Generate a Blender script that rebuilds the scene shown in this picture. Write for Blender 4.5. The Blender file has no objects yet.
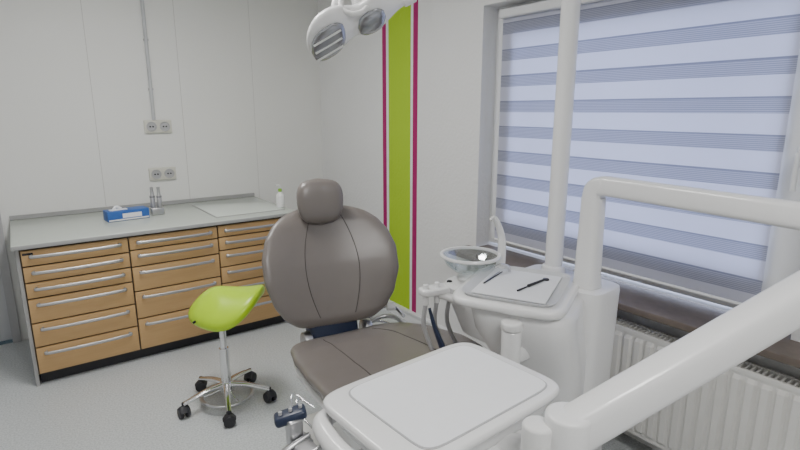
import bpy, bmesh, math
from mathutils import Vector, Matrix, Euler
import random
random.seed(3)
C=bpy.context.scene.collection

# ---------------------------------------------------------------- materials
def mat(name,col,rough=0.5,metal=0.0,var=0.04,scale=30,bump=0.0,bscale=200,coat=0.0,spec=0.5):
    m=bpy.data.materials.new(name); m.use_nodes=True
    n=m.node_tree.nodes; l=m.node_tree.links
    b=n['Principled BSDF']
    b.inputs['Roughness'].default_value=rough
    b.inputs['Metallic'].default_value=metal
    b.inputs['Coat Weight'].default_value=coat
    b.inputs['Specular IOR Level'].default_value=spec
    tc=n.new('ShaderNodeTexCoord')
    nz=n.new('ShaderNodeTexNoise'); nz.inputs['Scale'].default_value=scale
    l.new(tc.outputs['Object'],nz.inputs['Vector'])
    mx=n.new('ShaderNodeMix'); mx.data_type='RGBA'
    mx.inputs['A'].default_value=(*[c*(1-var) for c in col],1)
    mx.inputs['B'].default_value=(*[min(1,c*(1+var)) for c in col],1)
    l.new(nz.outputs['Fac'],mx.inputs['Factor'])
    l.new(mx.outputs['Result'],b.inputs['Base Color'])
    if bump>0:
        nb=n.new('ShaderNodeTexNoise'); nb.inputs['Scale'].default_value=bscale; nb.inputs['Detail'].default_value=4
        l.new(tc.outputs['Object'],nb.inputs['Vector'])
        bp=n.new('ShaderNodeBump'); bp.inputs['Strength'].default_value=bump; bp.inputs['Distance'].default_value=0.004
        l.new(nb.outputs['Fac'],bp.inputs['Height']); l.new(bp.outputs['Normal'],b.inputs['Normal'])
    return m

def band(nt,sock,lo,hi):
    n=nt.nodes;l=nt.links
    a=n.new('ShaderNodeMath');a.operation='GREATER_THAN';l.new(sock,a.inputs[0]);a.inputs[1].default_value=lo
    b=n.new('ShaderNodeMath');b.operation='LESS_THAN';l.new(sock,b.inputs[0]);b.inputs[1].default_value=hi
    c=n.new('ShaderNodeMath');c.operation='MULTIPLY';l.new(a.outputs[0],c.inputs[0]);l.new(b.outputs[0],c.inputs[1])
    return c.outputs[0]
def add_bands(m,axis,bands):
    nt=m.node_tree;n=nt.nodes;l=nt.links
    b=n['Principled BSDF']; cur=b.inputs['Base Color'].links[0].from_socket
    tc=n.new('ShaderNodeTexCoord');sx=n.new('ShaderNodeSeparateXYZ');l.new(tc.outputs['Object'],sx.inputs[0])
    for lo,hi,col in bands:
        f=band(nt,sx.outputs[axis],lo,hi)
        mx=n.new('ShaderNodeMix');mx.data_type='RGBA';l.new(f,mx.inputs['Factor']);l.new(cur,mx.inputs['A'])
        mx.inputs['B'].default_value=(*col,1);cur=mx.outputs['Result']
    l.new(cur,b.inputs['Base Color'])

M={}
M['wallb']=mat('painted_panel_wall',(0.79,0.79,0.77),0.55,scale=2,var=0.02)
add_bands(M['wallb'],0,[(-1.812,-1.808,(0.55,0.54,0.52)),(-1.212,-1.208,(0.55,0.54,0.52)),(-0.632,-0.628,(0.6,0.59,0.57))])
M['wallr']=mat('rough_plaster_wall',(0.80,0.80,0.80),0.8,scale=3,var=0.02,bump=1.0,bscale=45)
add_bands(M['wallr'],1,[(-1.045,-0.995,(0.38,0.008,0.13)),(-1.345,-1.075,(0.40,0.62,0.02)),(-1.425,-1.372,(0.38,0.008,0.13))])
M['wall']=mat('plain_wall',(0.78,0.78,0.77),0.7,scale=2,var=0.02)
M['ceil']=mat('ceiling_paint',(0.8,0.8,0.79),0.8,var=0.01)
M['white']=mat('white_lacquer',(0.82,0.82,0.82),0.28,var=0.01,coat=0.3)
M['white2']=mat('white_plastic',(0.76,0.76,0.75),0.4,var=0.01)
M['cream']=mat('outlet_plastic',(0.64,0.63,0.56),0.4,var=0.01)
M['pipe']=mat('conduit_grey',(0.52,0.53,0.55),0.4,var=0.01)
M['frame']=mat('pvc_white',(0.78,0.79,0.80),0.35,var=0.01)
M['grey']=mat('grey_plastic',(0.26,0.26,0.27),0.45)
M['lgrey']=mat('light_grey_seal',(0.45,0.45,0.46),0.45)
M['pan']=mat('tray_pan_grey_white',(0.62,0.63,0.64),0.3)
M['dark']=mat('black_rubber',(0.02,0.02,0.025),0.5)
M['navy']=mat('navy_plastic',(0.015,0.025,0.06),0.35)
M['chrome']=mat('chrome',(0.75,0.75,0.76),0.16,1.0,var=0.01)
M['steel']=mat('brushed_steel',(0.55,0.55,0.56),0.35,1.0)
M['leather']=mat('taupe_upholstery',(0.170,0.150,0.138),0.31,var=0.06,scale=12,bump=0.10,bscale=260,spec=0.7)
M['seam']=mat('seam_thread',(0.07,0.06,0.055),0.7)
M['wood']=mat('beech_laminate',(0.55,0.37,0.20),0.42,var=0.0)
nt=M['wood'].node_tree; wv=nt.nodes.new('ShaderNodeTexNoise'); mp=nt.nodes.new('ShaderNodeMapping'); tcw=nt.nodes.new('ShaderNodeTexCoord')
mp.inputs['Scale'].default_value=(3,3,60); nt.links.new(tcw.outputs['Object'],mp.inputs[0]); nt.links.new(mp.outputs[0],wv.inputs['Vector'])
wv.inputs['Scale'].default_value=1.5
mw=nt.nodes.new('ShaderNodeMix');mw.data_type='RGBA';mw.inputs['A'].default_value=(0.49,0.300,0.130,1);mw.inputs['B'].default_value=(0.58,0.372,0.172,1)
nt.links.new(wv.outputs['Fac'],mw.inputs['Factor']);nt.links.new(mw.outputs['Result'],nt.nodes['Principled BSDF'].inputs['Base Color'])
M['gap']=mat('cabinet_carcass',(0.10,0.075,0.05),0.7)
M['side']=mat('cabinet_side_grey',(0.36,0.36,0.36),0.5)
M['counter']=mat('counter_laminate',(0.55,0.59,0.54),0.25,var=0.03)
M['glassmat']=mat('green_white_glass_mat',(0.70,0.76,0.70),0.12,var=0.01)
M['lime']=mat('lime_vinyl',(0.46,0.72,0.01),0.30,var=0.03)
M['blue']=mat('glove_box_card',(0.03,0.12,0.42),0.5)
M['stone']=mat('sill_stone',(0.15,0.12,0.10),0.45,var=0.25,scale=25)
M['rad']=mat('radiator_enamel',(0.76,0.75,0.72),0.35,var=0.01)
M['paper']=mat('tray_paper',(0.82,0.83,0.85),0.7,var=0.02)
M['lens']=mat('lamp_reflector',(0.40,0.41,0.43),0.18,0.7)
M['green']=mat('green_cap',(0.25,0.5,0.05),0.4)
M['bluec']=mat('blue_clip',(0.02,0.10,0.45),0.4)
mf=mat('speckled_vinyl',(0.5,0.5,0.5),0.30,var=0.0,scale=3,coat=0.0)
nt=mf.node_tree;n=nt.nodes;l=nt.links
v=n.new('ShaderNodeTexNoise');v.inputs['Scale'].default_value=110;v.inputs['Detail'].default_value=2
r=n.new('ShaderNodeValToRGB');r.color_ramp.elements[0].position=0.33;r.color_ramp.elements[0].color=(0.45,0.475,0.485,1)
r.color_ramp.elements[1].position=0.62;r.color_ramp.elements[1].color=(0.62,0.645,0.655,1)
tc=n.new('ShaderNodeTexCoord');l.new(tc.outputs['Object'],v.inputs['Vector']);l.new(v.outputs['Fac'],r.inputs['Fac']);l.new(r.outputs['Color'],n['Principled BSDF'].inputs['Base Color'])
M['floor']=mf
def glassmat(name,tint,fac):
    m=bpy.data.materials.new(name);m.use_nodes=True;n=m.node_tree.nodes;l=m.node_tree.links
    n.remove(n['Principled BSDF'])
    t=n.new('ShaderNodeBsdfTransparent');t.inputs[0].default_value=(*tint,1)
    g=n.new('ShaderNodeBsdfGlossy');g.inputs['Roughness'].default_value=0.05
    x=n.new('ShaderNodeMixShader');x.inputs[0].default_value=fac
    l.new(t.outputs[0],x.inputs[1]);l.new(g.outputs[0],x.inputs[2]);l.new(x.outputs[0],n['Material Output'].inputs[0]);return m
M['glass']=glassmat('window_glass',(0.95,0.97,0.98),0.06)
M['bowl']=glassmat('bowl_glass',(0.88,0.92,0.92),0.25)
# zebra blind fabric
mb=bpy.data.materials.new('zebra_blind_fabric');mb.use_nodes=True;nt=mb.node_tree;n=nt.nodes;l=nt.links
n.remove(n['Principled BSDF'])
tc=n.new('ShaderNodeTexCoord');sx=n.new('ShaderNodeSeparateXYZ');l.new(tc.outputs['Object'],sx.inputs[0])
def M2(op,a,b):
    x=n.new('ShaderNodeMath');x.operation=op
    for i,q in enumerate((a,b)):
        if q is None: continue
        if isinstance(q,(int,float)): x.inputs[i].default_value=q
        else: l.new(q,x.inputs[i])
    return x.outputs[0]
PER=0.146
ph=M2('FRACT',M2('DIVIDE',M2('ADD',sx.outputs[2],0.02),PER),None)
sheer=M2('LESS_THAN',ph,0.42)
fine=M2('LESS_THAN',M2('FRACT',M2('DIVIDE',sx.outputs[2],0.0078),None),0.5)
sf=M2('MULTIPLY',sheer,M2('ADD',M2('MULTIPLY',fine,0.45),0.35))
edge=M2('LESS_THAN',M2('ABSOLUTE',M2('SUBTRACT',ph,0.42),None),0.025)
sf2=M2('MAXIMUM',sf,M2('MULTIPLY',edge,0.85))
col=n.new('ShaderNodeMix');col.data_type='RGBA';l.new(sf2,col.inputs['Factor'])
col.inputs['A'].default_value=(0.76,0.77,0.86,1);col.inputs['B'].default_value=(0.33,0.35,0.46,1)
d=n.new('ShaderNodeBsdfDiffuse');t=n.new('ShaderNodeBsdfTranslucent');l.new(col.outputs['Result'],d.inputs[0]);l.new(col.outputs['Result'],t.inputs[0])
x=n.new('ShaderNodeMixShader');x.inputs[0].default_value=0.5;l.new(d.outputs[0],x.inputs[1]);l.new(t.outputs[0],x.inputs[2]);l.new(x.outputs[0],n['Material Output'].inputs[0])
M['blind']=mb
me=bpy.data.materials.new('lamp_diffuser');me.use_nodes=True;b=me.node_tree.nodes['Principled BSDF'];b.inputs['Emission Color'].default_value=(1,0.98,0.95,1);b.inputs['Emission Strength'].default_value=3
M['emit']=me

# ---------------------------------------------------------------- mesh helpers
def root(name,loc=(0,0,0),rz=0):
    o=bpy.data.objects.new(name,None);o.location=loc;o.rotation_euler=(0,0,math.radians(rz));o.empty_display_size=0.1;C.objects.link(o);return o
def finish(bm,name,parent,m,ang=38,sub=0,loc=None,rot=None):
    bmesh.ops.recalc_face_normals(bm,faces=bm.faces)
    a=math.radians(ang)
    for f in bm.faces:f.smooth=True
    for e in bm.edges:
        if len(e.link_faces)==2 and e.calc_face_angle(0)>a:e.smooth=False
    me=bpy.data.meshes.new(name);bm.to_mesh(me);bm.free()
    o=bpy.data.objects.new(name,me);C.objects.link(o)
    if m:me.materials.append(m)
    if parent:o.parent=parent
    if loc is not None:o.location=loc
    if rot is not None:o.rotation_euler=[math.radians(q) for q in rot]
    if sub:
        s=o.modifiers.new('sub','SUBSURF');s.levels=sub;s.render_levels=sub
    return o
def box(name,parent,m,c,s,bev=0.0,seg=3,rot=None):
    bm=bmesh.new();bmesh.ops.create_cube(bm,size=1)
    bmesh.ops.scale(bm,vec=s,verts=bm.verts)
    if bev>0:bmesh.ops.bevel(bm,geom=list(bm.edges),offset=min(bev,min(s)*0.49),segments=seg,profile=0.5,affect='EDGES')
    return finish(bm,name,parent,m,loc=c,rot=rot)
def boxes(name,parent,m,lst):
    bm=bmesh.new()
    for lo,hi in lst:
        r=bmesh.ops.create_cube(bm,size=1)
        s=[hi[i]-lo[i] for i in range(3)];c=[(hi[i]+lo[i])/2 for i in range(3)]
        bmesh.ops.scale(bm,vec=s,verts=r['verts']);bmesh.ops.translate(bm,vec=c,verts=r['verts'])
    return finish(bm,name,parent,m)
def loft(name,parent,m,rings,cap=True,closed=True,sub=0,ang=50,loc=None,rot=None):
    bm=bmesh.new();R=[[bm.verts.new(p) for p in r] for r in rings]
    for a,b in zip(R,R[1:]):
        k=len(a)
        for i in range(k if closed else k-1):
            bm.faces.new((a[i],a[(i+1)%k],b[(i+1)%k],b[i]))
    if cap:
        bm.faces.new(R[0][::-1]);bm.faces.new(R[-1])
    return finish(bm,name,parent,m,ang=ang,sub=sub,loc=loc,rot=rot)
def catmull(pts,k=8):
    P=[Vector(p) for p in pts];out=[]
    for i in range(len(P)-1):
        p0=P[i-1] if i>0 else P[0]*2-P[1];p1=P[i];p2=P[i+1];p3=P[i+2] if i+2<len(P) else P[-1]*2-P[-2]
        for j in range(k):
            t=j/k;out.append(0.5*((2*p1)+(p2-p0)*t+(2*p0-5*p1+4*p2-p3)*t*t+(3*p1-p0-3*p2+p3)*t**3))
    out.append(P[-1]);return out
def tube(name,parent,m,pts,r,r2=None,smooth=True,N=14,up=(0,0,1),n=2.0,taper=None,k=8):
    P=catmull(pts,k) if smooth else [Vector(p) for p in pts]
    r2=r2 or r;rings=[];prev=None;U=Vector(up)
    for i,p in enumerate(P):
        t=(P[min(i+1,len(P)-1)]-P[max(i-1,0)]).normalized()
        if prev is None:
            s=t.cross(U)
            if s.length<1e-3:s=t.cross(Vector((1,0,0)))
            s.normalize()
        else:
            s=(prev-t*prev.dot(t)).normalized()
        prev=s;q=s.cross(t)
        f=1 if taper is None else taper[0]+(taper[1]-taper[0])*i/(len(P)-1)
        ring=[]
        for j in range(N):
            a=2*math.pi*j/N;ca,sa=math.cos(a),math.sin(a)
            ring.append(p+s*(math.copysign(abs(ca)**(2/n),ca)*r*f)+q*(math.copysign(abs(sa)**(2/n),sa)*r2*f))
        rings.append(ring)
    return loft(name,parent,m,rings)
def cyl(name,parent,m,p1,p2,r,r2=None,N=28,bev=0.0):
    p1=Vector(p1);p2=Vector(p2);d=p2-p1;L=d.length;r2=r if r2 is None else r2
    bm=bmesh.new();bmesh.ops.create_cone(bm,cap_ends=True,segments=N,radius1=r,radius2=r2,depth=L)
    if bev>0:
        es=[e for e in bm.edges if any(len(f.verts)>4 for f in e.link_faces)]
        bmesh.ops.bevel(bm,geom=es,offset=bev,segments=3,profile=0.5,affect='EDGES')
    q=d.normalized().to_track_quat('Z','Y').to_matrix().to_4x4()
    bmesh.ops.transform(bm,matrix=Matrix.Translation((p1+p2)/2)@q,verts=bm.verts)
    return finish(bm,name,parent,m)
def lathe(name,parent,m,prof,c=(0,0,0),N=32,cap=True,sub=0,rot=None):
    rings=[[(r*math.cos(2*math.pi*j/N),r*math.sin(2*math.pi*j/N),z) for j in range(N)] for r,z in prof]
    return loft(name,parent,m,rings,cap=cap,loc=c,rot=rot,sub=sub)
def sring(cx,cy,z,ax,ay,n=4,rot=0,N=56):
    out=[];cr,sr=math.cos(math.radians(rot)),math.sin(math.radians(rot))
    for j in range(N):
        a=2*math.pi*j/N;ca,sa=math.cos(a),math.sin(a)
        x=math.copysign(abs(ca)**(2/n),ca)*ax;y=math.copysign(abs(sa)**(2/n),sa)*ay
        out.append((cx+x*cr-y*sr,cy+x*sr+y*cr,z))
    return out
def slab(name,parent,m,cx,cy,z0,z1,ax,ay,n=6,rot=0,b=0.008,**k):
    rs=[sring(cx,cy,z0,ax-b,ay-b,n,rot),sring(cx,cy,z0+b*.3,ax-b*.3,ay-b*.3,n,rot),sring(cx,cy,z0+b,ax,ay,n,rot),
        sring(cx,cy,z1-b,ax,ay,n,rot),sring(cx,cy,z1-b*.3,ax-b*.3,ay-b*.3,n,rot),sring(cx,cy,z1,ax-b,ay-b,n,rot)]
    return loft(name,parent,m,rs,**k)
def interp(tab,s):
    for (a,va),(b,vb) in zip(tab,tab[1:]):
        if s<=b:
            t=(s-a)/(b-a);t=t*t*(3-2*t)*0.35+t*0.65;return va+(vb-va)*t
    return tab[-1][1]

# ---------------------------------------------------------------- room
H=2.75;XL=-3.7;YF=-6.6
boxes('floor',None,M['floor'],[((XL,YF,-0.1),(0.0,0,0))])
boxes('ceiling',None,M['ceil'],[((XL,YF,H),(0.3,0.2,H+0.1))])
DX=-2.885
boxes('wall_back',None,M['wallb'],[((DX+0.45,0,-0.1),(0.3,0.2,H)),((DX-0.45,0,2.08),(DX+0.45,0.2,H)),((XL-0.2,0,-0.1),(DX-0.45,0.2,H))])
WY0,WY1,WZ0,WZ1=-3.745,-2.04,0.74,2.19
boxes('wall_right',None,M['wallr'],[((0,WY1,-0.1),(0.3,0,H)),((0,YF,-0.1),(0.3,WY0,H)),((0,WY0,-0.1),(0.3,WY1,WZ0)),((0,WY0,WZ1),(0.3,WY1,H))])
boxes('wall_left',None,M['wall'],[((XL-0.2,YF,-0.1),(XL,0,H))])
boxes('wall_front',None,M['wall'],[((XL-0.2,YF-0.2,-0.1),(0.3,YF,H))])
boxes('baseboard_right',None,M['frame'],[((-0.018,-2.45,0),(0,0,0.075)),((-0.03,-2.45,0.075),(0,0,0.09))])
boxes('baseboard_back',None,M['frame'],[((-0.66,-0.015,0),(-0.03,0,0.08))])
d=root('door_1',(DX,0.0,0))
box('leaf',d,mat('door_leaf_grey',(0.60,0.61,0.63),0.45,var=0.01),(0,0.06,1.02),(0.80,0.04,2.02),0.004)
boxes('jambs',d,M['lgrey'],[((-0.45,-0.012,0),(-0.40,0.19,2.08)),((0.40,-0.012,0),(0.45,0.19,2.08)),((-0.45,-0.012,2.03),(0.45,0.19,2.08))])
cyl('handle_spindle',d,M['steel'],(-0.33,0.04,1.05),(-0.33,-0.04,1.05),0.009)
cyl('handle_lever',d,M['steel'],(-0.34,-0.04,1.05),(-0.21,-0.04,1.05),0.009)
# window
w=root('window_1',(0,0,0))
fx0,fx1=0.12,0.19
def frame(name,y0,y1,z0,z1,t,x0,x1,m):
    return boxes(name,w,m,[((x0,y0,z0),(x1,y0+t,z1)),((x0,y1-t,z0),(x1,y1,z1)),((x0,y0+t,z0),(x1,y1-t,z0+t)),((x0,y0+t,z1-t),(x1,y1-t,z1))])
frame('fixed_frame',WY0,WY1,WZ0+0.02,WZ1,0.045,fx0,fx1,M['frame'])
frame('sash',WY0+0.035,WY1-0.035,WZ0+0.055,WZ1-0.035,0.135,fx0-0.02,fx1-0.01,M['frame'])
boxes('glass_pane',w,M['glass'],[((0.15,WY0+0.14,WZ0+0.14),(0.156,WY1-0.14,WZ1-0.14))])
yh=WY0+0.088
box('handle_rosette',w,M['frame'],(fx0-0.026,yh,1.43),(0.014,0.03,0.075),0.005)
tube('handle_lever',w,M['frame'],[(fx0-0.03,yh,1.435),(fx0-0.06,yh,1.435),(fx0-0.068,yh,1.41),(fx0-0.066,yh,1.30)],0.010,0.012)
zb=root('zebra_blind',(0,0,0))
BY0,BY1,BZ0,BZ1=-3.60,-2.125,0.80,2.12
boxes('fabric_front',zb,M['blind'],[((0.078,BY0,BZ0),(0.0788,BY1,BZ1))])
cyl('bottom_bar',zb,M['frame'],(0.078,BY0,BZ0),(0.078,BY1,BZ0),0.008)
box('cassette',zb,M['frame'],(0.070,(BY0+BY1)/2,BZ1+0.018),(0.045,BY1-BY0+0.02,0.05),0.01)
r_=root('curtain_rail',(0,0,0))
boxes('rail',r_,M['frame'],[((-0.05,-4.3,2.27),(-0.005,-1.88,2.305))])
boxes('rail_stop',r_,M['lgrey'],[((-0.052,-1.90,2.262),(0,-1.87,2.312))])
sl=root('window_sill',(0,0,0))
box('slab',sl,M['stone'],(-0.03,-2.98,0.725),(0.29,2.02,0.032),0.005)
box('slab_apron',sl,M['stone'],(-0.012,-2.98,0.695),(0.022,1.9,0.032),0.003)

# radiator
rd=root('radiator',(-0.122,-3.32,0))
RY=0.90
def rib_panel(x,sgn):
    bm=bmesh.new();per=0.05;N=int(2*RY/per);pro=[]
    for i in range(N):
        y=-RY+i*per
        pro+=[(y,0),(y+0.010,0),(y+0.018,0.013),(y+0.042,0.013)]
    pro.append((RY,0))
    zs=[0.13,0.15,0.165,0.585,0.60,0.62];rows=[]
    for k,z in enumerate(zs):
        f=0 if k in(0,1,4,5) else 1
        rows.append([bm.verts.new((x+sgn*(h_*f),y,z)) for y,h_ in pro])
    for a,b in zip(rows,rows[1:]):
        for i in range(len(a)-1):bm.faces.new((a[i],a[i+1],b[i+1],b[i]))
    return finish(bm,'ribbed_panel',rd,M['rad'],ang=25)
rib_panel(-0.035,-1);rib_panel(0.035,1)
boxes('top_grille',rd,M['rad'],[((-0.040,-RY,0.612),(-0.030,RY,0.632)),((0.030,-RY,0.612),(0.040,RY,0.632))]+[((-0.03,-RY+0.02*i,0.618),(0.03,-RY+0.02*i+0.006,0.628)) for i in range(int(2*RY/0.02))])
boxes('side_cheeks',rd,M['rad'],[((-0.040,-RY-0.003,0.13),(0.04,-RY,0.632)),((-0.040,RY,0.13),(0.04,RY+0.003,0.632))])
boxes('fins',rd,M['lgrey'],[((-0.025,-RY+0.02,0.15),(0.025,RY-0.02,0.60))])
for s in(-0.6,0.6):
    box('bracket',rd,M['lgrey'],(0.08,s,0.40),(0.08,0.03,0.3),0.003)
cyl('valve',rd,M['chrome'],(0,RY,0.17),(0,RY+0.06,0.17),0.016)
cyl('pipe',rd,M['rad'],(0,RY+0.05,0.17),(0,RY+0.05,0.0),0.009)

# ---------------------------------------------------------------- outlets, conduit
def outlet(x,z):
    o=root('double_socket_outlet',(x,0,z))
    box('plate',o,M['cream'],(0,-0.010,0),(0.195,0.020,0.098),0.006)
    for sx_ in(-0.047,0.047):
        lathe('socket_cup',o,M['lgrey'],[(0.036,0),(0.036,0.006),(0.031,0.006),(0.029,-0.003),(0.001,-0.003)],c=(sx_,-0.0205,0),rot=(90,0,0))
        for q in(-0.010,0.010):
            cyl('pin_hole',o,M['dark'],(sx_+q,-0.014,0),(sx_+q,-0.0245,0),0.006,N=10)
outlet(-1.40,1.475);outlet(-1.40,1.115)
cd=root('cable_conduit',(-1.425,0,0))
cyl('pipe',cd,M['pipe'],(0,-0.014,1.525),(0,-0.014,H),0.013)
for z in(1.75,2.1,2.45):box('clip',cd,M['lgrey'],(0,-0.012,z),(0.034,0.022,0.016),0.004)

# ---------------------------------------------------------------- cabinet
CX,CW,CF=-2.36,1.65,-0.845
cb=root('drawer_cabinet',(CX,0,0))
boxes('carcass',cb,M['gap'],[((0.002,CF+0.022,0.07),(CW-0.002,-0.03,0.84))])
boxes('side_panels',cb,M['side'],[((-0.016,CF+0.02,0.0),(0.002,-0.03,0.84)),((CW-0.002,CF+0.02,0.0),(CW+0.016,-0.03,0.84))])
boxes('plinth',cb,M['dark'],[((0.01,CF+0.06,0.0),(CW-0.01,-0.05,0.07))])
box('worktop',cb,M['counter'],(CW/2,(CF-0.02)/2,0.854),(CW+0.06,-CF+0.016,0.028),0.006)
box('worktop_edge',cb,M['side'],(CW/2,CF-0.0195,0.852),(CW+0.06,0.006,0.022),0.002)
box('glass_mat',cb,M['glassmat'],(CW-0.27,CF/2-0.02,0.871),(0.50,0.60,0.008),0.003)
box('glass_mat_edge',cb,M['side'],(CW-0.27,CF/2-0.02,0.8695),(0.515,0.615,0.006),0.002)
boxes('trim_1',None,M['side'],[((CX-0.03,-0.018,0.870),(CX+CW+0.03,0,0.897))])
cols=[[1,1,1,1.55,1.55,1.75],[0.8,1,1.5,1.7,1.95],[0.8,0.9,1.15,1.15,1.5,1.75]]
cw=(CW-0.01)/3
for ci,hs in enumerate(cols):
    tot=sum(hs);z=0.830;av=0.830-0.078;g=0.009
    for k,h in enumerate(hs):
        hh=av*h/tot;zc=z-hh/2;z-=hh
        xc=0.005+cw*(ci+0.5)
        box('drawer_front',cb,M['wood'],(xc,CF+0.010,zc),(cw-g,0.02,hh-g),0.003,2)
        zt=zc+hh/2-0.035
        L=cw*0.40
        tube('drawer_handle',cb,M['steel'],[(xc-L,CF+0.001,zt),(xc-L*0.97,CF-0.020,zt-0.004),(xc,CF-0.026,zt-0.006),(xc+L*0.97,CF-0.020,zt-0.004),(xc+L,CF+0.001,zt)],0.006,0.011,N=8)
box('lock_label',cb,M['dark'],(0.04,CF-0.001,0.808),(0.05,0.003,0.012),0.001)

ctz=0.868
gb=root('glove_box',(-1.74,-0.42,ctz),6)
box('carton',gb,M['blue'],(0,0,0.035),(0.26,0.12,0.068),0.003)
box('label',gb,M['paper'],(0.02,-0.0605,0.035),(0.12,0.002,0.03),0.0)
box('stripe',gb,M['white2'],(0,-0.0605,0.010),(0.25,0.002,0.010),0.0)
box('opening',gb,M['paper'],(-0.05,0,0.070),(0.11,0.04,0.008),0.003)
tube('glove_cuff',gb,M['paper'],[(-0.08,0,0.07),(-0.06,0.005,0.09),(-0.03,0,0.075)],0.010)
ih=root('instrument_holder',(-1.535,-0.36,ctz))
box('base_block',ih,M['steel'],(0,0,0.025),(0.085,0.09,0.05),0.006)
for i,(a,b_) in enumerate([(-0.020,0.01),(0.020,-0.012)]):
    lathe('sleeve',ih,M['steel'],[(0.001,0.0),(0.017,0.0),(0.017,0.10),(0.012,0.11),(0.010,0.15),(0.011,0.165),(0.001,0.168)],c=(a,b_,0.03))
    cyl('sleeve_collar',ih,M['grey'],(a,b_,0.12),(a,b_,0.132),0.018)
bo=root('disinfectant_bottle',(-0.72,-0.66,ctz))
lathe('bottle_body',bo,M['white'],[(0.001,0),(0.03,0),(0.032,0.005),(0.032,0.085),(0.026,0.10),(0.012,0.112),(0.012,0.12),(0.001,0.12)],c=(0,0,0.0075))
lathe('cap',bo,M['green'],[(0.001,0.118),(0.014,0.118),(0.014,0.138),(0.006,0.142),(0.001,0.142)],c=(0,0,0.0075))
tube('spray_nozzle',bo,M['white'],[(0,0,0.145),(0,0,0.172),(-0.035,0,0.176)],0.006)

# ---------------------------------------------------------------- saddle stool
st=root('saddle_stool',(-1.52,-1.66,0),-126)
def saddle(x,y):
    z=-0.105*abs(x)**2.3
    z+=0.018*max(0,y)**2
    z-=0.10*max(0,-y)**2.6
    z+=0.018*math.exp(-((x)**2*7+(y+0.35)**2*4))
    return z
bm=bmesh.new();NR,NA=8,44
SZ=0.665;SY=0.035
def sgrid(off,shrink):
    rows=[]
    for i in range(1,NR+1):
        rr=i/NR;row=[]
        for j in range(NA):
            a=2*math.pi*j/NA
            ca,sa=math.cos(a),math.sin(a)
            x=rr*math.copysign(abs(ca)**0.85,ca);y=rr*math.copysign(abs(sa)**0.85,sa)
            wid=1.0-0.30*max(0,-y)
            row.append(bm.verts.new((x*0.205*wid*shrink,SY+y*0.205*shrink,SZ+saddle(x,y)+off)))
        rows.append(row)
    c=bm.verts.new((0,SY,SZ+saddle(0,0)+off));return c,rows
c1,t1=sgrid(0.0,0.95);c2,t2=sgrid(-0.066,0.91)
mid=[bm.verts.new(((a.co.x+b.co.x)/2*1.06,SY+((a.co.y+b.co.y)/2-SY)*1.06,(a.co.z+b.co.z)/2)) for a,b in zip(t1[-1],t2[-1])]
for c,t in((c1,t1),(c2,t2)):
    for j in range(NA):
        bm.faces.new((c,t[0][j],t[0][(j+1)%NA]))
        for i in range(NR-1):bm.faces.new((t[i][j],t[i+1][j],t[i+1][(j+1)%NA],t[i][(j+1)%NA]))
for j in range(NA):
    k=(j+1)%NA
    bm.faces.new((t1[-1][j],mid[j],mid[k],t1[-1][k]));bm.faces.new((mid[j],t2[-1][j],t2[-1][k],mid[k]))
finish(bm,'saddle_seat',st,M['lime'],ang=80,sub=1)
cyl('seat_plate',st,M['dark'],(0,0.01,0.54),(0,0.01,0.605),0.055,0.09)
cyl('gas_column_outer',st,M['chrome'],(0,0,0.10),(0,0,0.33),0.026)
cyl('gas_column_inner',st,M['chrome'],(0,0,0.33),(0,0,0.56),0.018)
tube('height_lever',st,M['dark'],[(0,0,0.55),(0.09,-0.06,0.55),(0.15,-0.09,0.54)],0.006)
cyl('hub',st,M['chrome'],(0,0,0.075),(0,0,0.13),0.042,0.032,bev=0.006)
for i in range(5):
    a=math.radians(72*i+20);ca,sa=math.cos(a),math.sin(a)
    tube('base_leg',st,M['chrome'],[(0.02*ca,0.02*sa,0.115),(0.12*ca,0.12*sa,0.105),(0.235*ca,0.235*sa,0.075)],0.018,0.013,taper=(1.1,0.75),n=3)
    x,y=0.235*ca,0.235*sa
    cyl('caster_stem',st,M['dark'],(x,y,0.085),(x,y,0.045),0.009,N=12)
    b_=a+0.8*i
    dx,dy=math.cos(b_),math.sin(b_)
    for s in(-1,1):
        cyl('caster_wheel',st,M['dark'],(x+dx*s*0.007,y+dy*s*0.007,0.030),(x+dx*s*0.028,y+dy*s*0.028,0.030),0.030,N=20,bev=0.004)
    tube('caster_hood',st,M['dark'],[(x-dy*0.030,y+dx*0.030,0.038),(x,y,0.063),(x+dy*0.030,y-dx*0.030,0.038)],0.024,0.006)
rings=[]
for j in range(48):
    a=2*math.pi*j/48;rings.append([((0.135+0.011*math.cos(b))*math.cos(a),(0.135+0.011*math.cos(b))*math.sin(a),0.055+0.008*math.sin(b)) for b in [2*math.pi*k/10 for k in range(10)]])
rings.append(rings[0]);loft('foot_ring',st,M['steel'],rings,cap=False)
for i in range(3):
    a=math.radians(120*i+45);tube('foot_ring_spoke',st,M['chrome'],[(0.03*math.cos(a),0.03*math.sin(a),0.085),(0.09*math.cos(a),0.09*math.sin(a),0.06),(0.135*math.cos(a),0.135*math.sin(a),0.055)],0.007,N=10)

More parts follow.
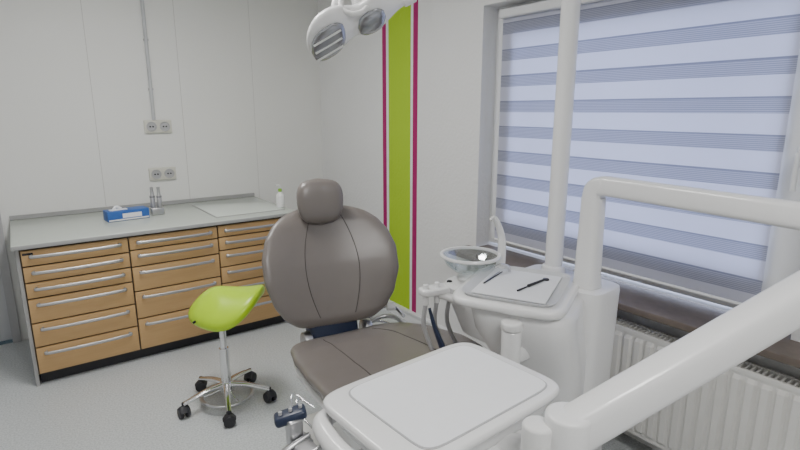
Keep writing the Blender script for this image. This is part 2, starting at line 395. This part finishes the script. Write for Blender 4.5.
# ---------------------------------------------------------------- dental chair
dc=root('dental_chair',(-1.12,-2.24,0),-6)
HB=0.60
wt=[(0,.16),(.03,.205),(.10,.26),(.22,.305),(.40,.338),(.58,.338),(.72,.315),(.83,.275),(.91,.225),(.965,.16),(1,.07)]
tt=[(0,.03),(.06,.05),(.5,.062),(.85,.05),(.95,.035),(1,.012)]
def bcurve(x):return -0.085*(x/0.335)**2
def bfront(x,s):
    wv_=interp(wt,s);t_=interp(tt,s);q=min(1,abs(x)/wv_)
    return bcurve(x)-t_*(1-q**2.6)**(1/2.6)
rings=[]
for i in range(41):
    s=i/40;w_=interp(wt,s);t_=interp(tt,s);ring=[]
    for j in range(64):
        a=2*math.pi*j/64;ca,sa=math.cos(a),math.sin(a)
        x=math.copysign(abs(ca)**(2/2.6),ca)*w_;y=math.copysign(abs(sa)**(2/2.6),sa)*t_
        ring.append((x,y+bcurve(x),s*HB))
    rings.append(ring)
LEAN=-20
bk=root('backrest_assembly',(-0.008,0.02,0.562));bk.parent=dc;bk.rotation_euler=(math.radians(LEAN),0,math.radians(-6))
loft('backrest_cushion',bk,M['leather'],rings,ang=80,sub=1)
for sg in(-1,1):
    pts=[]
    for i in range(3,39):
        s=i/40
        x=sg*(0.05+0.075*math.sin(math.pi*min(1,s*1.0))**0.9+0.02*(1-s))
        pts.append((x,bfront(x,s)-0.0004,s*HB))
    tube('seam',bk,M['seam'],pts,0.0026,0.002,N=6,k=1)
rings=[]
for i in range(25):
    s=0.05+0.87*i/24;w_=interp(wt,s)*0.9;ring=[]
    for j in range(40):
        a=2*math.pi*j/40;x=math.cos(a)*w_;y=math.sin(a)*0.03
        ring.append((x,y+bcurve(x)+0.065-0.02*abs(s-0.5),s*HB))
    rings.append(ring)
loft('rear_shell',bk,M['grey'],rings,ang=80)
hr=root('headrest_assembly',(-0.03,-0.08,HB+0.008));hr.parent=bk;hr.rotation_euler=(math.radians(12),0,0)
rings=[]
for i in range(25):
    u=-1+2*i/24;f=max(0.02,(1-abs(u)**2.7)**(1/2.7));rings.append([(p[0],p[1]-0.02*(p[0]/0.11)**2,0.114*u) for p in sring(0,0,0,0.115*f*(1+0.05*u),0.052*f**0.8,2.4,0,40)])
loft('headrest_cushion',hr,M['leather'],rings,ang=80,sub=1)
pts=[]
for j in range(49):
    a=2*math.pi*j/48;pts.append((0.105*math.cos(a),0.012,0.105*math.sin(a)))
tube('headrest_seam',hr,M['seam'],pts,0.004,0.01,N=6,k=1,up=(0,1,0))
box('headrest_carrier',hr,M['dark'],(0.03,0.055,-0.035),(0.12,0.05,0.14),0.012)
box('headrest_slide',bk,M['steel'],(0,0.03,HB-0.03),(0.06,0.012,0.16),0.003)
box('hinge_block',dc,M['navy'],(-0.02,0.05,0.53),(0.25,0.12,0.17),0.03,rot=(-12,0,0))
for sx_ in(-0.16,0.16):cyl('hinge_cap',dc,M['steel'],(sx_-0.02,0.03,0.50),(sx_+0.02,0.03,0.50),0.05,bev=0.006)
SX=0.10
lw=[(0,.18),(.02,.26),(.06,.315),(.14,.365),(.26,.40),(.38,.395),(.5,.33),(.62,.26),(.8,.22),(.93,.20),(.98,.15),(1,.06)]
def sxo(s):return SX*math.sin(math.pi*min(1,s/0.60)) if s<0.60 else 0
def seatz(s):return 0.505-0.03*math.sin(math.pi*min(1,s/0.45))+(-0.04*max(0,s-0.5))
rings=[]
for i in range(51):
    s=i/50;w_=interp(lw,s);t_=0.055*min(1,0.35+6*s,0.35+6*(1-s));ring=[]
    for j in range(48):
        a=2*math.pi*j/48;ca,sa=math.cos(a),math.sin(a)
        x=math.copysign(abs(ca)**(2/2.8),ca)*w_;z=math.copysign(abs(sa)**(2/2.8),sa)*t_
        ring.append((x+sxo(s),-0.0-1.35*s,seatz(s)+z+0.04*(x/0.38)**2))
    rings.append(ring)
loft('seat_cushion',dc,M['leather'],rings,ang=80,sub=1)
for sg in(-1,1):
    pts=[]
    for i in range(2,44):
        s=i/50;w_=interp(lw,s);x=sg*w_*0.45;t_=0.055*min(1,0.35+6*s)
        pts.append((x+sxo(s),-1.35*s,seatz(s)+t_*(1-0.45**2.8)**(1/2.8)+0.04*(x/0.38)**2+0.0003))
    tube('seat_seam',dc,M['seam'],pts,0.0026,0.002,N=6,k=1)
rings=[]
for i in range(31):
    s=0.04+0.92*i/30;w_=interp(lw,s)*0.97;ring=[]
    for j in range(40):
        a=2*math.pi*j/40;ca,sa=math.cos(a),math.sin(a)
        ring.append((sxo(s)+math.copysign(abs(ca)**(2/3),ca)*w_,-1.35*s,seatz(s)-0.055+0.04*math.copysign(abs(sa)**(2/3),sa)+0.03*(ca*w_/0.38)**2))
    rings.append(ring)
loft('seat_shell',dc,M['white'],rings,ang=80)
loft('lift_column',dc,M['white'],[sring(0,-0.30,0.05,0.14,0.26,4),sring(0,-0.30,0.25,0.12,0.20,4),sring(0,-0.28,0.44,0.13,0.22,4)])
loft('base_plate',dc,M['white2'],[sring(0.0,-0.38,0.0,0.25,0.50,5),sring(0.0,-0.38,0.05,0.25,0.50,5),sring(0.0,-0.38,0.075,0.21,0.46,5)])
tube('armrest_blade',dc,M['navy'],[(0.275,-0.53,0.53),(0.262,-0.50,0.60),(0.252,-0.46,0.67),(0.250,-0.42,0.745)],0.022,0.008,up=(1,0,0),taper=(1.3,0.5))
tube('blue_clip',dc,M['bluec'],[(0.02,-0.48,0.532),(0.06,-0.50,0.545),(0.09,-0.50,0.53)],0.010,0.005)
tube('side_rail',dc,M['chrome'],[(0.17,0.08,0.50),(0.27,0.08,0.57),(0.33,0.05,0.58),(0.36,-0.02,0.54)],0.010)
tube('side_rail_lower',dc,M['steel'],[(0.15,0.10,0.46),(0.28,0.12,0.50),(0.36,0.07,0.50),(0.38,-0.05,0.46)],0.012)
tube('side_rail_mid',dc,M['chrome'],[(0.14,0.13,0.42),(0.26,0.17,0.46),(0.34,0.14,0.45),(0.38,0.02,0.42)],0.009)
cyl('rail_knob',dc,M['white'],(0.30,0.06,0.58),(0.34,0.04,0.58),0.022,bev=0.005)

# ---------------------------------------------------------------- dental unit
du=root('dental_unit',(-0.62,-3.06,0))
loft('unit_body',du,M['white'],[sring(0.04,0,0.0,0.16,0.16,4,27),sring(0.04,0,0.30,0.17,0.17,4,27),sring(0.01,0,0.62,0.20,0.185,4,27),
   sring(-0.05,0.01,0.76,0.245,0.20,4,27),sring(-0.06,0.015,0.83,0.25,0.205,4,27),sring(-0.06,0.015,0.858,0.245,0.20,4,27),sring(-0.06,0.015,0.868,0.23,0.185,4,27)])
loft('unit_rear_body',du,M['white'],[sring(0.170,0.02,0.0,0.11,0.20,6,5),sring(0.170,0.02,0.6,0.115,0.205,6,5),sring(0.170,0.02,0.87,0.117,0.21,6,5),sring(0.170,0.02,0.885,0.115,0.208,6,5),sring(0.170,0.02,0.89,0.105,0.198,6,5)])
loft('bowl_support',du,M['white'],[sring(-0.09,0.24,0.62,0.07,0.10,3),sring(-0.09,0.27,0.74,0.10,0.13,3),sring(-0.10,0.29,0.835,0.12,0.13,3),sring(-0.10,0.29,0.85,0.11,0.12,3)])
slab('tray_deck',du,M['white'],-0.11,0.04,0.868,0.903,0.24,0.22,6,27,b=0.012)
PX,PY=0.205,0.11
cyl('pole_socket',du,M['white'],(PX,PY,0.86),(PX,PY,0.92),0.055,0.05,bev=0.008)
cyl('lamp_pole',du,M['white'],(PX,PY,0.88),(PX,PY,2.42),0.038)
tube('lamp_pole_arm',du,M['white'],[(PX,PY,2.36),(PX-0.10,PY+0.05,2.42),(-0.25,0.32,2.42),(-0.52,0.43,2.42)],0.032)
cyl('filter_canister',du,M['white'],(-0.31,-0.11,0.50),(-0.31,-0.11,0.82),0.034,0.036,bev=0.006)
cyl('filter_cap',du,M['white2'],(-0.31,-0.11,0.82),(-0.31,-0.11,0.852),0.04,bev=0.008)
box('canister_bracket',du,M['white'],(-0.25,-0.09,0.70),(0.10,0.05,0.06),0.01)
lathe('bowl_base',du,M['white'],[(0.001,0.0),(0.05,0.0),(0.06,0.02),(0.05,0.03),(0.001,0.03)],c=(-0.10,0.33,0.845))
lathe('spittoon_bowl',du,M['bowl'],[(0.02,0.0),(0.07,0.012),(0.105,0.04),(0.125,0.075),(0.132,0.08),(0.130,0.086),(0.120,0.080),(0.100,0.045),(0.066,0.018),(0.02,0.006)],c=(-0.10,0.33,0.882),cap=False,N=40)
lathe('bowl_rim',du,M['white'],[(0.122,0.078),(0.134,0.078),(0.137,0.084),(0.134,0.090),(0.122,0.090),(0.122,0.078)],c=(-0.10,0.33,0.882),cap=False,N=40)
tube('rinse_spout',du,M['white'],[(0.0,0.25,0.86),(0.02,0.255,0.95),(0.02,0.26,1.05),(-0.01,0.275,1.13),(-0.03,0.285,1.125)],0.019,0.010,taper=(1.3,0.6))
tube('cup_filler',du,M['chrome'],[(-0.02,0.17,0.86),(-0.02,0.17,0.93),(-0.06,0.18,0.95),(-0.09,0.19,0.94)],0.006)
tube('assistant_arm',du,M['white2'],[(-0.15,0.22,0.74),(-0.20,0.30,0.78),(-0.24,0.37,0.80)],0.022,0.018)
slab('holder_block',du,M['white'],-0.25,0.38,0.805,0.835,0.085,0.04,4,-10)
for i,(a,b_) in enumerate([(-0.31,0.385),(-0.25,0.38),(-0.19,0.365)]):
    cyl('suction_handpiece',du,M['dark'] if i==2 else M['white'],(a,b_,0.76),(a,b_,0.855),0.014,0.012,bev=0.003)
    tube('suction_hose',du,M['lgrey'],[(a,b_,0.77),(a+0.005,b_+0.01,0.64),(a+0.08,b_-0.04,0.47),(-0.06,0.22,0.44),(-0.03,0.10,0.52)],0.010)

# delivery arm
da=root('instrument_delivery_arm',(-0.62,-3.06,0))
QX,QY=0.150,-0.100
loft('delivery_post',da,M['white'],[sring(QX,QY,0.891,0.048,0.052,4),sring(QX,QY,0.93,0.042,0.046,4),sring(QX,QY,1.10,0.038,0.044,4),sring(QX,QY,1.22,0.036,0.042,4),sring(QX,QY,1.26,0.036,0.042,4)])
tube('delivery_arm_upper',da,M['white'],[(QX,QY,1.20),(QX,QY-0.000,1.268),(QX,QY-0.010,1.297),(QX,QY-0.038,1.309),(QX-0.005,QY-0.10,1.311),(QX-0.06,-0.60,1.311),(0.03,-0.98,1.311)],0.036,0.039,n=3.8,up=(0,1,0),N=24)
JX,JY=0.03,-1.00
cyl('arm_joint_top',da,M['white'],(JX,JY,1.27),(JX,JY,1.36),0.055,bev=0.01)
cyl('arm_joint_low',da,M['white'],(JX,JY,1.20),(JX,JY,1.275),0.062,bev=0.01)
E=Vector((-1.36+0.62,-3.72+3.06,0.872))
S=Vector((JX,JY,1.265))
tube('delivery_arm_lower',da,M['white'],[S,S.lerp(E,0.06),S.lerp(E,0.5),S.lerp(E,0.94),E],0.042,0.052,n=3.6,up=(0,0,1),k=5,N=24)
cyl('table_joint_hub',da,M['white'],E+Vector((0.0,0,-0.12)),E+Vector((0.0,0,0.055)),0.052,bev=0.01)
cyl('table_joint_cap',da,M['white2'],E+Vector((-0.055,0.04,-0.12)),E+Vector((-0.055,0.04,0.028)),0.036,bev=0.008)

it=root('instrument_tray',(-0.73,-3.02,0.904),27)
def traymesh(name,parent,ax,ay,h,m):
    rs=[sring(0,0,0,ax-0.01,ay-0.01,7),sring(0,0,h,ax,ay,7),sring(0,0,h,ax-0.004,ay-0.004,7),sring(0,0,0.003,ax-0.014,ay-0.014,7)]
    return loft(name,parent,m,rs)
traymesh('tray_pan',it,0.213,0.185,0.014,M['pan'])
box('paper_liner',it,M['paper'],(0,0,0.0065),(0.345,0.285,0.003),0.0)
def instr(nm,p,q,m,r=0.0045):
    p=Vector(p);q=Vector(q)
    tube(nm,it,m,[p,p.lerp(q,0.3),p.lerp(q,0.7),q],r,taper=(1,0.7),N=8)
instr('probe',(-0.02,-0.045,0.0135),(0.085,-0.085,0.0135),M['dark'],0.0065)
instr('mirror_handle',(-0.09,-0.02,0.012),(-0.02,-0.045,0.012),M['dark'],0.004)
cyl('mirror_head',it,M['dark'],(0.10,-0.09,0.008),(0.10,-0.09,0.014),0.013)
instr('tweezers',(-0.06,0.125,0.011),(0.12,0.10,0.011),M['dark'],0.003)
instr('tweezers_leg',(-0.06,0.127,0.011),(0.12,0.112,0.011),M['steel'],0.003)

# ---------------------------------------------------------------- delivery table
dt=root('delivery_table',(-1.442,-3.39,0),3)
slab('table_housing',dt,M['white'],0.0,0.0,0.775,0.835,0.265,0.18,7,b=0.02)
slab('table_top',dt,M['white'],-0.005,0.0,0.832,0.856,0.288,0.200,8,b=0.008)
loft('top_mat',dt,M['paper'],[sring(0.015,0,0.8565,0.232,0.168,10),sring(0.015,0,0.8595,0.232,0.168,10)])
loft('mat_rim',dt,M['lgrey'],[sring(0.015,0,0.856,0.236,0.172,10),sring(0.015,0,0.8578,0.236,0.172,10)])
tube('grip_bar',dt,M['white'],[(-0.20,0.185,0.80),(-0.29,0.16,0.80),(-0.315,0.08,0.795),(-0.32,0.0,0.795),(-0.315,-0.08,0.795),(-0.29,-0.16,0.80),(-0.20,-0.185,0.80)],0.026,0.024)
loft('table_arm_mount',dt,M['white'],[sring(0.05,-0.10,0.70,0.09,0.10,4),sring(0.05,-0.07,0.78,0.14,0.12,4)])
tube('mount_link',dt,M['white'],[(0.03,-0.10,0.74),(0.05,-0.20,0.76),(0.065,-0.27,0.79)],0.045,0.04)
hk=root('handpiece_rack',(-0.34,0.02,0.745));hk.parent=dt
box('rack_bar',hk,M['lgrey'],(-0.005,0.03,0.0),(0.05,0.30,0.025),0.008)
for i in range(5):
    y=0.16-0.065*i
    tube('handpiece',hk,M['steel'],[(0.02,y,0.02),(-0.04,y,0.005),(-0.11,y+0.005,-0.03)],0.010,taper=(0.7,1.2))
    tube('handpiece_hose',hk,M['lgrey'],[(-0.11,y+0.005,-0.03),(-0.16,y+0.01,-0.09),(-0.12,y,-0.24),(0.02,y-0.01,-0.28),(0.14,y-0.02,-0.10),(0.16,-0.02,0.05)],0.006)
KX,KY,KZ=0.020,0.205,0.065
box('control_keypad',hk,M['navy'],(KX-0.03,KY,KZ),(0.085,0.05,0.026),0.010,rot=(0,-12,-22))
for i in range(3):cyl('key',hk,M['lgrey'],(KX-0.055+0.025*i,KY+0.008-0.009*i,KZ+0.006+0.005*i),(KX-0.055+0.025*i,KY+0.008-0.009*i,KZ+0.017+0.005*i),0.005,N=12)
box('keypad_bracket',hk,M['steel'],(KX-0.03,KY-0.02,0.030),(0.04,0.03,0.07),0.006)
box('bracket_foot',hk,M['lgrey'],(0.0,0.175,0.0),(0.05,0.06,0.022),0.006)
box('holder_plate',hk,M['steel'],(-0.055,0.155,-0.02),(0.11,0.05,0.012),0.004,rot=(0,-14,25))
for i in range(2):
    tube('wire_hook',hk,M['chrome'],[(0.04,0.18+0.03*i,0.02),(0.02,0.22+0.03*i,0.06),(0.04,0.25+0.03*i,0.075),(0.07,0.22+0.03*i,0.05)],0.003,N=8)

# ---------------------------------------------------------------- operating lamp
ol=root('operating_lamp',(-1.20,-2.60,1.90),-36)
cyl('drop_arm',ol,M['white'],(0.0,0.04,0.525),(0.0,0.04,0.11),0.022)
lathe('swivel_ball',ol,M['white'],[(0.002,-0.045),(0.03,-0.035),(0.042,0),(0.035,0.03),(0.022,0.045),(0.002,0.047)],c=(0.0,0.04,0.12))
tube('yoke',ol,M['white'],[(0.0,0.04,0.12),(-0.05,0.04,0.13),(-0.09,0.03,0.10),(-0.10,0.02,0.04)],0.020,0.014)
prof=[(-0.200,0.020,0.012,-0.060),(-0.192,0.060,0.028,-0.056),(-0.172,0.095,0.040,-0.046),(-0.14,0.118,0.050,-0.030),(-0.10,0.120,0.052,-0.012),(-0.06,0.098,0.046,0.008),
      (-0.03,0.072,0.038,0.022),(0.00,0.070,0.037,0.032),(0.035,0.088,0.042,0.044),(0.07,0.086,0.040,0.056),(0.10,0.064,0.034,0.068),(0.125,0.038,0.026,0.078),(0.15,0.020,0.017,0.088),(0.18,0.016,0.014,0.100),(0.192,0.008,0.008,0.105)]
rings=[]
tl=math.radians(-30)
def tilt(x,yy,zz,cz):return (x,yy*math.cos(tl)-zz*math.sin(tl),cz+yy*math.sin(tl)+zz*math.cos(tl))
for x,hw,th,cz in prof:
    rings.append([tilt(x,hw*math.cos(2*math.pi*j/36),th*math.sin(2*math.pi*j/36),cz) for j in range(36)])
loft('lamp_body',ol,M['white'],rings,ang=80,sub=1)
def lens(name,cx,cz,hx,hy,drop,slope,th=0.014,m='lens'):
    rings=[]
    for i in range(15):
        u=-1+2*i/14;f=max(0.06,(1-abs(u)**2.4)**(1/2.4))
        rings.append([tilt(cx+u*hx,hy*f*math.cos(2*math.pi*j/28),th*f*math.sin(2*math.pi*j/28)-drop,cz+slope*u*hx) for j in range(28)])
    loft(name,ol,M[m],rings,ang=80)
lens('reflector_large',-0.115,-0.018,0.066,0.088,0.044,0.55)
lens('reflector_small',0.045,0.046,0.052,0.062,0.034,0.38)
for q in(-0.045,0.0,0.045):
    a=tilt(-0.165,q,-0.058,-0.018-0.028);b_=tilt(-0.065,q,-0.058,-0.018+0.028)
    cyl('reflector_rib',ol,M['white2'],a,b_,0.004,N=8)
rings=[]
for j in range(33):
    a=2*math.pi*j/32;rings.append([tilt(-0.015+(0.050+0.010*math.cos(b))*math.cos(a),(0.010*math.sin(b))-0.065,(0.050+0.010*math.cos(b))*math.sin(a),0.045) for b in [2*math.pi*k/10 for k in range(10)]])
loft('grip_ring',ol,M['white2'],rings,cap=False)
cyl('handle_knob',ol,M['white'],(0.160,0.0,0.090),(0.205,0.0,0.112),0.021,bev=0.006)

# ---------------------------------------------------------------- lights
def ceil_light(x,y,P):
    r_=root('ceiling_light',(x,y,H))
    box('housing',r_,M['white'],(0,0,-0.03),(0.32,1.24,0.06),0.008)
    box('diffuser',r_,M['emit'],(0,0,-0.064),(0.28,1.20,0.01),0.002)
    ld=bpy.data.lights.new('tube_light','AREA');ld.shape='RECTANGLE';ld.size=0.28;ld.size_y=1.2;ld.energy=P;ld.color=(1,0.985,0.96)
    lo=bpy.data.objects.new('tube_light',ld);C.objects.link(lo);lo.parent=r_;lo.location=(0,0,-0.075)
ceil_light(-1.75,-1.9,36);ceil_light(-1.75,-4.9,37)
ld=bpy.data.lights.new('daylight','AREA');ld.shape='RECTANGLE';ld.size=2.2;ld.size_y=2.0;ld.energy=95;ld.color=(0.66,0.74,1)
lo=bpy.data.objects.new('daylight',ld);C.objects.link(lo);lo.location=(0.9,-2.9,1.6);lo.rotation_euler=(0,math.radians(90),0)
wd=bpy.data.worlds.new('world');bpy.context.scene.world=wd;wd.use_nodes=True
sk=wd.node_tree.nodes.new('ShaderNodeTexSky');sk.sky_type='HOSEK_WILKIE';sk.turbidity=6
wd.node_tree.links.new(sk.outputs[0],wd.node_tree.nodes['Background'].inputs[0]);wd.node_tree.nodes['Background'].inputs[1].default_value=0.4

# ---------------------------------------------------------------- camera
cam=bpy.data.cameras.new('camera');co=bpy.data.objects.new('camera',cam);C.objects.link(co)
cam.sensor_width=36;cam.lens=36*520/800;cam.clip_start=0.02
co.location=(-2.3,-4.35,1.6)
co.rotation_euler=(math.radians(90-12.5),0,math.radians(-36.3))
bpy.context.scene.camera=co
